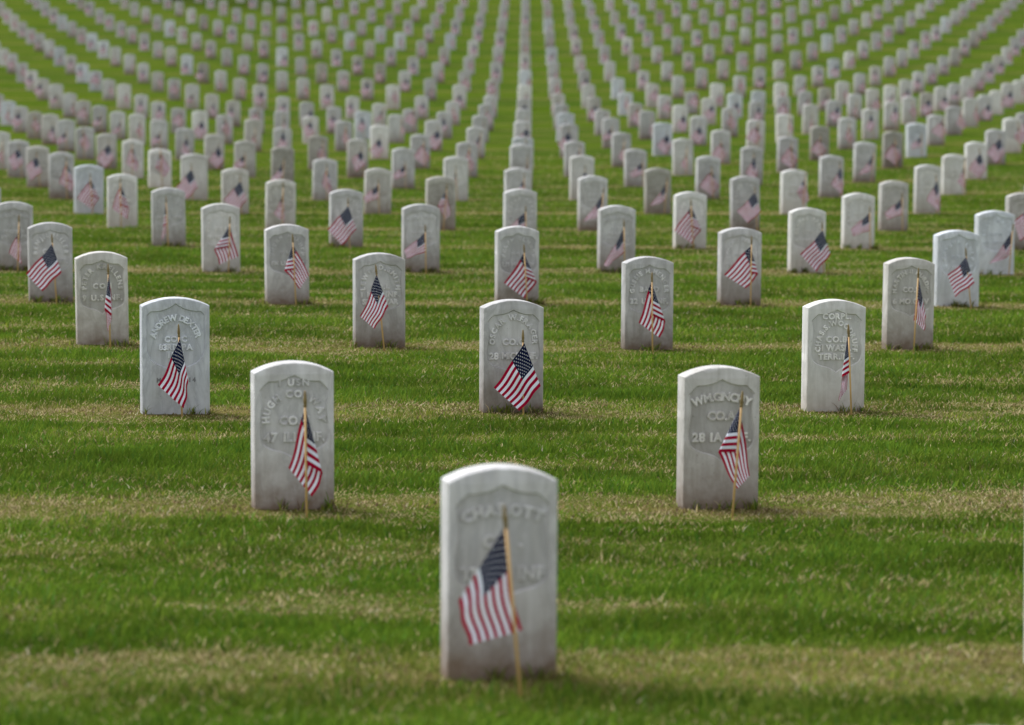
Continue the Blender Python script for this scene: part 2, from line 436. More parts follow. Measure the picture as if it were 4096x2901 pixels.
def inset(pts, d):
    n = len(pts); out = []
    for j in range(n):
        p, q, s = pts[j - 1], pts[j], pts[(j + 1) % n]
        t1 = (q[0] - p[0], q[1] - p[1]); t2 = (s[0] - q[0], s[1] - q[1])
        n1 = (t1[1], -t1[0]); n2 = (t2[1], -t2[0])
        l1, l2 = math.hypot(*n1) or 1, math.hypot(*n2) or 1
        nx, nz = n1[0] / l1 + n2[0] / l2, n1[1] / l1 + n2[1] / l2
        l = math.hypot(nx, nz) or 1
        c = max(.5, l / 2)
        out.append((q[0] + nx / l * d / c, q[1] + nz / l * d / c))
    return out

def curve_pts(keys, n):
    out = []
    for (a, c, e) in keys:                         # quadratic arcs start, control, end
        for j in range(n):
            t = j / n
            out.append(((1 - t) ** 2 * a[0] + 2 * t * (1 - t) * c[0] + t * t * e[0], (1 - t) ** 2 * a[1] + 2 * t * (1 - t) * c[1] + t * t * e[1]))
    return out

def shield(w, style, n=6):
    s = w / .305
    if style == 0:
        R = [((0, -.046), (.045, -.073), (.0975, -.070)), ((.0975, -.070), (.117, -.083), (.133, -.105)), ((.133, -.105), (.118, -.165), (.131, -.225)),
             ((.131, -.225), (.142, -.285), (.122, -.310)), ((.122, -.310), (.100, -.332), (.055, -.340)), ((.055, -.340), (.020, -.350), (0, -.370))]
    else:
        R = [((0, -.024), (.045, -.066), (.112, -.063)), ((.112, -.063), (.122, -.070), (.131, -.083)), ((.131, -.083), (.132, -.13), (.134, -.18)),
             ((.134, -.18), (.137, -.27), (.108, -.305)), ((.108, -.305), (.066, -.343), (0, -.345))]
    right = curve_pts(R, n) + [R[-1][2]]
    left = [(-x, z) for x, z in right[-2:0:-1]]
    return [(x * s, NOM + z) for x, z in right + left]

def stone_mesh(name, w, style, step, seed=None, with_floor=False, mat=None):
    r = random.Random(seed)
    b = .0085
    o0 = outline(w, step)
    if seed is not None:                           # worn, slightly chipped arrises
        chips = [(r.randrange(len(o0)), r.uniform(.003, .008), r.randint(1, 3)) for _ in range(r.randint(5, 10))]
        bev = []
        for j in range(len(o0)):
            c = b * r.uniform(.75, 1.35)
            for q, d, wd in chips:
                if abs(j - q) <= wd: c += d * (1 - abs(j - q) / (wd + 1))
            bev.append(c)
    else:
        bev = [b] * len(o0)
    verts, faces = [], []
    def ring(pts, y):
        s = len(verts); verts.extend([(p[0], y, p[1]) for p in pts]); return s
    n = len(o0)
    def ins(f):
        base = inset(o0, 1.0)
        return [(p[0] + (q[0] - p[0]) * bev[j] * f, p[1] + (q[1] - p[1]) * bev[j] * f) for j, (p, q) in enumerate(zip(o0, base))]
    front = ins(1.0)
    r0 = ring(front, 0); r1 = ring(ins(.3), b * .3)
    r2 = ring(o0, b * 1.0); r3 = ring(o0, TH - b); r4 = ring(ins(1.0), TH)
    def band(a, c):
        for j in range(n):
            j2 = (j + 1) % n
            faces.append((a + j, a + j2, c + j2, c + j))
    band(r0, r1); band(r1, r2); band(r2, r3); band(r3, r4)
    faces.append(tuple(r4 + j for j in range(n))[::1])
    sh = shield(w, style)
    shi = inset(sh, .0048)
    m = len(sh)
    s0 = ring(sh, 0); s1 = ring(shi, REC)
    for j in range(m):
        j2 = (j + 1) % m
        faces.append((s0 + j, s0 + j2, s1 + j2, s1 + j))
    polys = [[Vector((p[0], p[1], 0)) for p in front], [Vector((p[0], p[1], 0)) for p in sh]]
    mp = [r0 + j for j in range(n)] + [s0 + j for j in range(m)]
    for t in tessellate_polygon(polys):
        faces.append(tuple(mp[q] for q in t))
    if with_floor:
        faces.append(tuple(s1 + j for j in range(m)))
    me = bpy.data.meshes.new(name)
    me.from_pydata(verts, [], faces)
    bm = bmesh.new(); bm.from_mesh(me)
    bmesh.ops.recalc_face_normals(bm, faces=bm.faces)
    for f in bm.faces: f.smooth = True
    bm.to_mesh(me); bm.free()
    me.set_sharp_from_angle(angle=math.radians(40))
    if mat: me.materials.append(mat)
    fl = None
    if not with_floor:
        fl = bpy.data.meshes.new('shield_panel')
        fl.from_pydata([(p[0], REC, p[1]) for p in inset(sh, .0046)], [], [tuple(range(m))[::-1]])
        bm = bmesh.new(); bm.from_mesh(fl); bm.normal_update()
        for f in bm.faces:
            if f.normal.y > 0: f.normal_flip()
        bm.to_mesh(fl); bm.free()
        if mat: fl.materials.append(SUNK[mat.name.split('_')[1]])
    return me, fl

# lettering: one raised glyph mesh per character, laid along lines and arches
GLYPH = {}
def glyph(ch):
    if ch not in GLYPH:
        cu = bpy.data.curves.new('glyph', 'FONT'); cu.body = ch; cu.size = 1.0; cu.extrude = .05; cu.bevel_depth = .028; cu.bevel_resolution = 0; cu.offset = .022; cu.resolution_u = 3
        ob = bpy.data.objects.new('glyph', cu); COL.objects.link(ob)
        bpy.context.view_layer.update()
        me = bpy.data.meshes.new_from_object(ob)
        co = np.empty(len(me.vertices) * 3); me.vertices.foreach_get('co', co); co = co.reshape(-1, 3)
        fc = [tuple(p.vertices) for p in me.polygons]
        bpy.data.objects.remove(ob); bpy.data.curves.remove(cu); bpy.data.meshes.remove(me)
        if len(co):
            mid = (co[:, 0].min() + co[:, 0].max()) / 2
            co[:, 0] -= mid; wd = co[:, 0].max() * 2
        else: wd = .3
        GLYPH[ch] = (co, fc, wd)
    return GLYPH[ch]

def blob_glyph(r):
    """a worn letter that can no longer be read: two or three rounded strokes"""
    vs_, fs = [], []
    def bar(x0, z0, x1, z1):
        s = len(vs_)
        for (x, z) in ((x0, z0), (x1, z0), (x1, z1), (x0, z1)): vs_.append((x, z, -.05))
        mx, mz = (x1 - x0) * .22, (z1 - z0) * .12
        for (x, z) in ((x0 + mx, z0 + mz), (x1 - mx, z0 + mz), (x1 - mx, z1 - mz), (x0 + mx, z1 - mz)): vs_.append((x, z, .05))
        fs.extend([(s + 4, s + 5, s + 6, s + 7)] + [(s + j, s + (j + 1) % 4, s + 4 + (j + 1) % 4, s + 4 + j) for j in range(4)])
    bar(-.26, 0, -.10, .70)
    q = r.random()
    if q < .75: bar(.10, r.choice((0, .3)), .26, .70)
    if q > .2:
        z = r.choice((0, .28, .55)); bar(-.12, z, .22, z + .15)
    return np.array(vs_), fs, .55

def text_mesh(lines, seed=0, mat=None, single=False):
    """lines: (kind, text, size, ...) -> one mesh per line, glyphs raised from the shield floor"""
    r = random.Random(seed); out = []
    for ln in lines:
        kind, txt, size = ln[:3]; size *= 1.07
        V, Fc = [], []
        gl = []; cuts = []
        for ch in txt:
            if ch == ' ': gl.append((None, None, .38))
            elif ch == '#': gl.append(blob_glyph(r))
            else: gl.append(glyph(ch))
        if kind == 'line':
            z, width = ln[3], ln[4]
            cx_ = ln[5] if len(ln) > 5 else 0
            tot = sum(g[2] for g in gl)
            gap = (width / size - tot) / max(1, len(gl) - 1)
            gap = min(gap, .55)
            x = -(tot + gap * (len(gl) - 1)) / 2
            for co, fc, wd in gl:
                c = x + wd / 2; x += wd + gap
                if co is None: continue
                s = len(V); cuts.append((s, len(Fc)))
                for p in co: V.append((cx_ + (p[0] + c) * size, REC - .0026 - p[2] * .062, z + p[1] * size))
                Fc.extend(tuple(s + j for j in f) for f in fc)
        else:                                       # arch: centre z, rx, ry, half angle
            cz, rx, ry, ha = ln[3:7]
            tot = sum(g[2] for g in gl)
            ts = np.linspace(-ha, ha, 400)
            P = np.stack([rx * np.sin(ts), cz + ry * np.cos(ts)], 1)
            L = np.concatenate([[0], np.cumsum(np.hypot(*np.diff(P, axis=0).T))])
            gap = (L[-1] - tot * size) / max(1, len(gl) - 1)
            s0 = 0
            for co, fc, wd in gl:
                sm = s0 + wd * size / 2; s0 += wd * size + gap
                if co is None: continue
                t = np.interp(sm, L, ts)
                px_, pz = rx * math.sin(t), cz + ry * math.cos(t)
                tx, tz = rx * math.cos(t), -ry * math.sin(t)
                a = math.atan2(tz, tx); ca, sa = math.cos(a), math.sin(a)
                s = len(V); cuts.append((s, len(Fc)))
                for p in co:
                    gx_, gz_ = p[0] * size, (p[1] - .35) * size
                    V.append((px_ + gx_ * ca - gz_ * sa, REC - .0026 - p[2] * .062, pz + gx_ * sa + gz_ * ca))
                Fc.extend(tuple(s + j for j in f) for f in fc)
        if not V: continue
        if single:
            for q, (v0, f0) in enumerate(cuts):
                v1, f1 = cuts[q + 1] if q + 1 < len(cuts) else (len(V), len(Fc))
                me = bpy.data.meshes.new('letter'); me.from_pydata(V[v0:v1], [], [tuple(x - v0 for x in f) for f in Fc[f0:f1]])
                if mat: me.materials.append(mat)
                out.append(me)
            continue
        me = bpy.data.meshes.new('inscription'); me.from_pydata(V, [], Fc)
        if mat: me.materials.append(mat)
        out.append(me)
    return out

def arch(txt, size=.034, cz=.355, rx=.108, ry=.118, ha=1.72): return ('arch', txt, size, cz, rx, ry, ha)
TEXT = {
    (0, 0): [('arch', 'CHAS.OTT', .040, .13, .30, .313, .385), ('line', 'CO .', .042, .34, .11), ('line', '33 ## INF', .046, .250, .235)],
    (1, -.5): [('line', 'I USN', .033, .470, .115), arch('HUGH COLWAY', .035, .345, .108, .095, 1.75), ('line', 'CO.H', .042, .322, .115), ('line', '47 ILL.INF.', .044, .258, .235)],
    (1, .5): [('arch', 'WM.GINCHY', .041, .14, .30, .303, .415), ('line', 'CO.A', .044, .352, .115), ('line', '28 IA. INF.', .044, .268, .235)],
    (2, -1): [arch('ANDREW DEXTER', .037, .345, .112, .118, 1.42), ('line', 'CO C', .036, .345, .11), ('line', '83RD PA', .036, .306, .165), ('line', 'INF', .036, .268, .075)],
    (2, 0): [arch('OSCAR W.FRAGER', .034), ('line', 'CO.C', .040, .336, .112), ('line', '28 MICH.INF.', .042, .266, .245)],
    (2, 1): [('line', 'CORPL.', .038, .462, .15), arch('CHAS.S.WOODRUFF', .033, .318, .098, .125, 1.75), ('line', 'CO.B', .038, .345, .11), ('line', 'I WASH.', .038, .302, .155), ('line', 'TERR.INF.', .038, .258, .19)],
    (3, -1.5): [arch('PETER KRELLENS', .035), ('line', 'CO.I', .040, .342, .11), ('line', '9 U.S.INF.', .042, .272, .235)],
    (3, -.5): [arch('LEWIS D.SMITH', .036), ('line', 'CO.L', .038, .345, .11), ('line', 'I MO. INF.', .040, .296, .235), ('line', 'SP.AM.WAR', .040, .252, .22)],
    (3, .5): [arch('GUSSIE H.MENGER', .034), ('line', 'BAND', .040, .345, .12), ('line', '32 U.S.INF.', .042, .272, .240)],
    (3, 1.5): [arch('MARTIN # HURD##', .034), ('line', 'CO.#', .040, .345, .11), ('line', '6 MO.CAV', .042, .272, .235)],
    (4, -2): [arch('BENJ.###ILER', .039), ('line', 'CO.#', .040, .345, .11), ('line', '###  INF.', .042, .272, .235)],
}
def worn_text(seed):
    r = random.Random(seed)
    q = r.random()
    nm = '#' * r.randint(4, 6) + ' ' + '#' * r.randint(4, 7)
    if q < .75:
        return [arch(nm, .038), ('line', '###', .038, .342, .10), ('line', '## ### ###', .040, .270, .23)]
    return [('arch', nm, .040, .15, .30, .300, .40), ('line', '###', .038, .352, .10), ('line', '######', .038, .305, .16), ('line', '### ###', .040, .262, .2)]

# ------------------------------------------------------------------ flags
# (row, column, fold, staff in front, shift along x, in front of the stone, staff tip, upper hoist, upper fly, lower fly, lower edge[, lower hoist])
FLAGS = [
    (0, 0, 'q', 1, .052, -.345, (-.045, .522), (-.044, .46), (0., .188), (-.139, .15), (-.165, .265)),
    (1, -.5, 'w', 1, .067, -.36, (-.005, .485), (-.003, .423), (-.07, .197), (.022, .088), (.062, .178), (-.005, .216)),
    (1, .5, 'w', 1, .031, -.33, (.038, .49), (.027, .421), (.073, .164), (.02, .114), (-.056, .255), (.014, .257)),
    (2, -1, 'q', 0, .032, -.15, (-.015, .451), (-.008, .381), (-.115, .158), (.013, .043), (.033, .177)),
    (2, 0, 'q', 0, .047, -.14, (-.002, .424), (.004, .358), (-.148, .14), (-.017, .023), (.085, .146)),
    (2, 1, 'w', 1, .061, -.19, (-.018, .457), (-.02, .39), (-.018, .127), (-.058, .068), (-.048, .191), (-.011, .214)),
    (3, -1.5, 'w', 2, .074, -.315, (-.01, .503), (0., .437), (.013, .176), (-.009, .107), (-.03, .235), (.014, .196)),
    (3, -.5, 'q', 0, .028, -.265, (-.051, .519), (-.045, .459), (-.141, .208), (-.055, .133), (.024, .269)),
    (3, .5, 'w', 1, .006, -.33, (-.005, .499), (-.006, .437), (-.085, .19), (.048, .096), (.08, .196), (-.006, .235)),
    (3, 1.5, 'q', 1, -.012, -.36, (.028, .532), (.029, .471), (-.003, .209), (.068, .145), (.076, .238)),
    (4, -2, 'q', 0, .069, -.29, (-.031, .492), (-.028, .42), (-.213, .218), (-.1, .097), (.036, .224)),
    (4, -1, 'w', 1, .075, -.36, (-.023, .521), (-.02, .448), (.089, .226), (.028, .132), (-.08, .26), (-.016, .266)),
    (4, 0, 'w', 1, .064, -.16, (-.025, .442), (-.021, .378), (-.164, .16), (-.017, .052), (.066, .17), (-.011, .199)),
    (4, 1, 'w', 1, .04, -.36, (.006, .527), (0., .451), (-.193, .248), (-.031, .145), (.057, .248), (0., .258)),
    (4, 2, 'q', 0, .047, -.33, (-.044, .454), (-.04, .384), (-.172, .255), (-.118, .095), (.022, .198)),
    (5, -2.5, 'q', 1, .075, -.33, (.015, .466), (.018, .368), (-.074, .157), (.023, .07), (.023, .211)),
    (5, -1.5, 'w', 1, .094, -.33, (.015, .47), (.013, .396), (.073, .139), (-.074, .077), (-.112, .198), (.009, .218)),
    (5, -.5, 'q', 1, .047, -.26, (-.006, .407), (-.008, .343), (-.181, .194), (-.159, .131), (-.008, .181)),
    (5, .5, 'q', 1, .059, -.16, (-.008, .451), (-.014, .374), (-.176, .07), (-.148, .062), (-.004, .181)),
    (5, 1.5, 'q', 0, .114, -.16, (-.014, .443), (-.012, .37), (-.195, .165), (-.066, .024), (.058, .165)),
    (5, 2.5, 'q', 1, .092, -.16, (.036, .447), (.03, .381), (-.163, .103), (-.048, .133), (.015, .187)),
]
FLAG_AT = {(f[0], f[1]): f for f in FLAGS}

def cloth_grid(spec, seed, nu=20, nv=14):
    mode, staff_front = spec[2], spec[3]
    UH, UF, LF, LL = [np.array(p, float) for p in spec[7:11]]
    r = random.Random(seed)
    U, Vv = np.meshgrid(np.linspace(0, 1, nu), np.linspace(0, 1, nv), indexing='ij')
    def lerp(a, b, t): return a[None, None, :] * (1 - t[..., None]) + b[None, None, :] * t[..., None]
    p1, p2, p3 = r.uniform(0, 6.3), r.uniform(0, 6.3), r.uniform(0, 6.3)
    if mode == 'q':
        P = lerp(UH, LL, Vv) * (1 - U[..., None]) + lerp(UF, LF, Vv) * U[..., None]
        # edges sag a little: the free edges bow outwards like hung cloth
        bow = .010 * np.sin(U * math.pi)
        d = (UF - UH) / (np.linalg.norm(UF - UH) + 1e-6); nrm = np.array([-d[1], d[0]])
        if nrm @ (LL - UH) > 0: nrm = -nrm
        P = P - nrm * (bow * (1 - Vv) * .5)[..., None]
        depth = (.014 if staff_front else -.012) + np.zeros_like(U)
    else:
        HL = np.array(spec[11], float)
        uf = .24
        fold = lerp(UH, LL, Vv ** .92)
        hoist = lerp(UH, HL, Vv)
        fly = lerp(UF, LF, Vv)
        t1 = np.clip(U / uf, 0, 1)[..., None]; t2 = np.clip((U - uf) / (1 - uf), 0, 1)[..., None]
        P = np.where((U < uf)[..., None], hoist * (1 - t1) + fold * t1, fold * (1 - t2) + fly * t2)
        sgn = 1 if staff_front else -1
        depth = np.where(U < uf, .006 * sgn * (U / uf), sgn * (.008 + .020 * np.minimum(1, (U - uf) / .12)))
        depth = depth - {0: .006, 1: 0, 2: .036}[staff_front]
    amp = .55 + .45 * U
    dirv = (UF - UH); L = np.linalg.norm(dirv) + 1e-6; dirv = dirv / L; nv_ = np.array([-dirv[1], dirv[0]])
    w1 = np.sin(U * 7.5 + Vv * 1.6 + p1) * .0045 * amp * np.minimum(1, U * 4)
    P = P + nv_ * w1[..., None]
    depth = depth + (np.sin(U * 9 + Vv * 2.2 + p2) * .006 + np.sin(Vv * 8 + U * 2 + p3) * .004) * np.minimum(1, U * 3 + Vv)
    return np.stack([P[..., 0], depth, P[..., 1]], -1), U, Vv

def cloth_mesh(name, spec, seed, nu=20, nv=14, flip=False):
    G, U, Vv = cloth_grid(spec, seed, nu, nv)
    idx = np.arange(nu * nv).reshape(nu, nv)
    q = np.stack([idx[:-1, :-1], idx[1:, :-1], idx[1:, 1:], idx[:-1, 1:]], -1).reshape(-1, 4)
    me = bpy.data.meshes.new(name); me.from_pydata(G.reshape(-1, 3).tolist(), [], q.tolist())
    ul = me.uv_layers.new(name='UVMap')
    uv = np.stack([U.reshape(-1), Vv.reshape(-1)], -1)
    ul.data.foreach_set('uv', uv[q.reshape(-1)].astype(np.float32).reshape(-1))
    me.shade_smooth(); me.materials.append(M_FLAG)
    return me

def lathe_between(name, p0, p1, prof, n, mat):
    """rings of radius r at parameter t along p0->p1"""
    p0, p1 = np.array(p0, float), np.array(p1, float)
    d = p1 - p0; d /= np.linalg.norm(d)
    a = np.cross(d, (0, 1, 0)); a /= np.linalg.norm(a); b_ = np.cross(d, a)
    V, Fc = [], []
    for t, r in prof:
        c = p0 + (p1 - p0) * t
        V += [tuple(c + r * (math.cos(2 * math.pi * j / n) * a + math.sin(2 * math.pi * j / n) * b_)) for j in range(n)]
    for s in range(len(prof) - 1):
        for j in range(n):
            Fc.append((s * n + j, s * n + (j + 1) % n, (s + 1) * n + (j + 1) % n, (s + 1) * n + j))
    Fc.append(tuple(range(n))[::-1]); Fc.append(tuple((len(prof) - 1) * n + j for j in range(n)))
    me = bpy.data.meshes.new(name); me.from_pydata(V, [], Fc); me.shade_smooth(); me.materials.append(mat)
    return me

STAFF_R = .0046
def staff_finial(tip, n=8):
    tip = np.array((tip[0], 0, tip[1])); foot = np.array((0., 0, 0.))
    L = np.linalg.norm(tip); d = tip / L
    fb = d * (L - .062)
    st = lathe_between('staff', -d * .06, fb + d * .004, [(0, STAFF_R), (1, STAFF_R)], n, M_STAFF)
    fi = lathe_between('finial', fb, tip, [(0, .0062), (.10, .0066), (.16, .0052), (.24, .0070), (.45, .0068), (.7, .0052), (.92, .0034), (1, .0012)], n, M_FINIAL)
    return st, fi

FLAG_POOL = [f for f in FLAGS if (f[0], f[1]) not in ((0, 0), (3, -1.5), (5, .5))]
POOL_MESH = {}
def pool_parts(j, var):
    if (j, var) not in POOL_MESH:
        f = FLAG_POOL[j]
        st, fi = staff_finial(f[6], 6)
        POOL_MESH[(j, var)] = (cloth_mesh('flag_cloth', f, 100 + j * 7 + var, 14, 10), st, fi)
    return POOL_MESH[(j, var)]
JOINED = {}
def pool_joined(j, var):
    if (j, var) not in JOINED:
        c, st, fi = pool_parts(j, var)
        bm = bmesh.new()
        bm.loops.layers.uv.new('UVMap')
        me = bpy.data.meshes.new('small_flag')
        for mi, src in enumerate((c, st, fi)):
            n0 = len(bm.faces)
            bm.from_mesh(src)
            bm.faces.ensure_lookup_table()
            for f in bm.faces[n0:]: f.material_index = mi; f.smooth = True
        bm.to_mesh(me); bm.free()
        for m in (M_FLAG, M_STAFF, M_FINIAL): me.materials.append(m)
        JOINED[(j, var)] = me
    return JOINED[(j, var)]

# every stone has a flag: choose its drape and its place
for s in STONES:
    r = random.Random(s['i'] * 131 + int(s['k'] * 2) * 17 + 3)
    key = (s['i'], s['k'])
    if key in FLAG_AT:
        f = FLAG_AT[key]
        gx_, gy_ = grid_xy(*key)
        s['fx'], s['fy'], s['pool'], s['fs'] = gx_ + f[4], gy_ + f[5], None, 1.0
    else:
        s['pool'] = (r.randrange(len(FLAG_POOL)), r.randrange(2))
        f = FLAG_POOL[s['pool'][0]]
        s['fx'] = s['X'] + r.uniform(.0, .10); s['fy'] = s['Y'] - r.uniform(.16, .34); s['fs'] = r.uniform(.98, 1.12)
    s['fg'] = float(elev(s['fx'], s['fy']))
    s['fspec'] = f

# ------------------------------------------------------------------ which ones show, and how large
W_, H_ = 1024, 725
idbuf = np.zeros((H_, W_), np.int32)
order = sorted(range(len(STONES)), key=lambda j: -STONES[j]['Y'])
for j in order:
    s = STONES[j]
    x0, yt = project(s['X'] - .16, s['Y'], s['g'] + s['h']); x1, yb = project(s['X'] + .16, s['Y'], s['g'])
    a, c, t, b_ = [int(round(q / 4)) for q in (x0, x1, yt, yb)]
    idbuf[max(t, 0):max(b_, 0), max(a, 0):max(c, 0)] = j + 1
    f = s['fspec']; xs_ = [p[0] * s['fs'] for p in f[7:]]; zs_ = [p[1] * s['fs'] for p in f[7:]]
    x0, yt = project(s['fx'] + min(xs_), s['fy'], s['fg'] + max(zs_)); x1, yb = project(s['fx'] + max(xs_), s['fy'], s['fg'] + min(zs_))
    a, c, t, b_ = [int(round(q / 4)) for q in (x0, x1, yt, yb)]
    idbuf[max(t, 0):max(b_, 0), max(a, 0):max(c, 0)] = -(j + 1)
vals, cnt = np.unique(idbuf, return_counts=True)
area = dict(zip(vals.tolist(), cnt.tolist()))
for j, s in enumerate(STONES):
    s['a'] = area.get(j + 1, 0); s['af'] = area.get(-(j + 1), 0)
    x0, yt = project(s['X'], s['Y'], s['g'] + s['h']); s['px'] = x0
big = sorted(range(len(STONES)), key=lambda j: -STONES[j]['a'])[:300]
IND = {j for j in big if STONES[j]['a'] >= 4}
bigf = sorted(range(len(STONES)), key=lambda j: -STONES[j]['af'])[:300]
INDF = {j for j in bigf if STONES[j]['af'] >= 3}

# ------------------------------------------------------------------ labels
ORD = ['zeroth', 'first', 'second', 'third', 'fourth', 'fifth', 'sixth', 'seventh', 'eighth', 'ninth', 'tenth', 'eleventh', 'twelfth', 'thirteenth', 'fourteenth', 'fifteenth',
       'sixteenth', 'seventeenth', 'eighteenth', 'nineteenth', 'twentieth', 'twenty-first', 'twenty-second', 'twenty-third', 'twenty-fourth', 'twenty-fifth', 'twenty-sixth',
       'twenty-seventh', 'twenty-eighth', 'twenty-ninth', 'thirtieth', 'thirty-first', 'thirty-second', 'thirty-third', 'thirty-fourth', 'thirty-fifth']
LOOK = {'grey': 'grey', 'warm': 'beige', 'cream': 'cream white', 'white': 'bluish white', 'brown': 'brownish'}
STONE_LABEL = {
    (-1, .5): 'white headstone top just entering the bottom right corner',
    (0, 0): 'largest grey headstone, nearest and blurred, at the bottom centre',
    (0, 1): 'sliver of pale headstone cut off at the right edge, level with the nearest',
    (1, -.5): 'grey headstone with arched lettering, left of the pair behind the nearest stone',
    (1, .5): 'beige headstone with dark mark near its top, right of the pair behind the nearest',
    (2, -1): 'wide bluish white headstone with crisp shield, left in the third row',
    (2, 0): 'sharp grey headstone with broad draped flag, middle of the third row',
    (2, 1): 'bright cream headstone with five lines of lettering, right in the third row',
    (3, -1.5): 'leaning beige headstone with rusty stains low on the right, left in the fourth row',
    (3, -.5): 'grey headstone with four lines of lettering, second from left in the fourth row',
    (3, .5): 'grey headstone with chipped left edge, third from left in the fourth row',
    (3, 1.5): 'streaked beige headstone, rightmost in the fourth row',
    (4, -2): 'grey headstone with flag hanging past its left edge, leftmost in the fifth row',
    (4, -1): 'grey headstone, second from left in the fifth row',
    (4, 0): 'grey headstone directly behind the middle stone of the third row',
    (4, 1): 'grey headstone with flatter shield, fourth from left in the fifth row',
    (4, 2): 'bluish white headstone overlapped by the streaked beige one, right in the fifth row',
    (5, -2.5): 'grey headstone cut by the left edge of the picture, sixth row',
    (5, -1.5): 'cream headstone with worn lettering, second from left in the sixth row',
    (5, -.5): 'mottled grey headstone with flag blown left, third from left in the sixth row',
    (5, .5): 'pale grey headstone partly hidden by a nearer stone, fourth in the sixth row',
    (5, 1.5): 'cream headstone with flag hanging at its right edge, sixth row',
    (5, 2.5): 'bluish white headstone with dark slanting vein, rightmost in the sixth row',
}
rank = {}
for i in range(-1, 37):
    row = sorted([j for j, s in enumerate(STONES) if s['i'] == i and s['a'] > 0], key=lambda j: STONES[j]['px'])
    for n_, j in enumerate(row): rank[j] = n_ + 1
def stone_label(j):
    s = STONES[j]; key = (s['i'], s['k'])
    if key in STONE_LABEL: return STONE_LABEL[key]
    return f"{LOOK[s['tone']]} headstone, {ORD[rank.get(j, 1)]} from left in the {ORD[s['i'] + 1]} row from the front"
DRAPE = {'q': 'draped', 'w': 'folded'}
def flag_label(j):
    s = STONES[j]; key = (s['i'], s['k'])
    sp = s['fspec']
    look = 'limp' if max(abs(p[0] - sp[7][0]) for p in sp[7:]) < .06 else ('wind-blown' if key in ((5, -.5), (5, .5), (5, 2.5)) else DRAPE[sp[2]])
    names = {(-1, .5): 'the stone in the bottom right corner', (0, 0): 'the nearest and largest headstone', (0, 1): 'the stone cut by the right edge'}
    if key in names: return f'small {look} American flag before {names[key]}'
    if key in STONE_LABEL:
        pass
    return f"small {look} American flag before the {ORD[rank.get(j, 1)]} stone from left, {ORD[s['i'] + 1]} row"

# ------------------------------------------------------------------ build headstones
FAR_MESH = {}
MID_TEXT = {}
MID_MESH = {}
for j in sorted(IND, key=lambda j: (STONES[j]['Y'], STONES[j]['X'])):
    s = STONES[j]; mat = MARBLE[s['tone']]; key = (s['i'], s['k'])
    style = 1 if s['w'] > .31 else 0
    loc = (s['X'], s['Y'], s['g'] + s['h'] - NOM)
    if s['i'] <= 6:
        me, fl = stone_mesh('headstone', s['w'], style, .012, seed=j, mat=mat)
        o = mesh_obj('headstone', me)
        mesh_obj('shield_panel', fl, None, o)
        txt = TEXT.get(key) or worn_text(j)
        one = s['i'] <= 3
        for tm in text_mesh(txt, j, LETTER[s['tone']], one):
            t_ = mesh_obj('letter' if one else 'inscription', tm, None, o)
            if not one: t_['kind'] = 'stuff'
        if key == (2, -1):                         # small dark letters cut below the shield
            dark = simple_mat('cut_letters', (.16, .16, .17), (.24, .24, .25), 60, .8)
            for tm in text_mesh([('line', 'M', .028, .150, .02, -.083), ('line', '14', .028, .150, .032, .080)], 1, dark, True):
                co = np.empty(len(tm.vertices) * 3); tm.vertices.foreach_get('co', co); co = co.reshape(-1, 3)
                co[:, 1] = -.0006 + (co[:, 1] - co[:, 1].min()) * .1
                tm.vertices.foreach_set('co', co.reshape(-1)); mesh_obj('letter', tm, None, o)
    elif s['i'] <= 12:
        mk = (s['tone'], style)
        if mk not in MID_MESH:
            MID_MESH[mk] = stone_mesh('headstone', s['w'], style, .03, seed=7, mat=mat)
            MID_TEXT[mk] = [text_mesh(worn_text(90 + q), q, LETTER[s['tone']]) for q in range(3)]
        o = mesh_obj('headstone', MID_MESH[mk][0])
        mesh_obj('shield_panel', MID_MESH[mk][1], None, o)
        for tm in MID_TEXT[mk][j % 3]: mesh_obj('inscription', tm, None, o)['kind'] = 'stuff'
    else:
        mk = (s['tone'], style)
        if mk not in FAR_MESH:
            FAR_MESH[mk] = stone_mesh('headstone', s['w'], style, .06, with_floor=True, mat=mat)[0]
        o = mesh_obj('headstone', FAR_MESH[mk])
    o.location = loc
    o.rotation_euler = (.028, s['lean'], FACE + s['yaw'])        # the stones lean forward a touch
    tag(o, stone_label(j), 'headstone', 'marble headstones standing in staggered rows')

# ------------------------------------------------------------------ build flags
for j in sorted(INDF, key=lambda j: (STONES[j]['Y'], STONES[j]['X'])):
    s = STONES[j]; key = (s['i'], s['k'])
    if s['pool'] is None:
        e = empty('small_flag', (s['fx'], s['fy'], s['fg']))
        st, fi = staff_finial(s['fspec'][6], 10)
        mesh_obj('staff', st, None, e); mesh_obj('finial', fi, None, e)
        mesh_obj('flag_cloth', cloth_mesh('flag_cloth', s['fspec'], j, 30, 20), None, e)
    elif s['i'] <= 12:
        c, st, fi = pool_parts(*s['pool'])
        e = empty('small_flag', (s['fx'], s['fy'], s['fg'])); e.scale = (s['fs'],) * 3
        mesh_obj('flag_cloth', c, None, e); mesh_obj('staff', st, None, e); mesh_obj('finial', fi, None, e)
    else:
        e = mesh_obj('small_flag', pool_joined(*s['pool'])); e.location = (s['fx'], s['fy'], s['fg']); e.scale = (s['fs'],) * 3
    tag(e, flag_label(j), 'flag', 'small flags planted before the headstones')

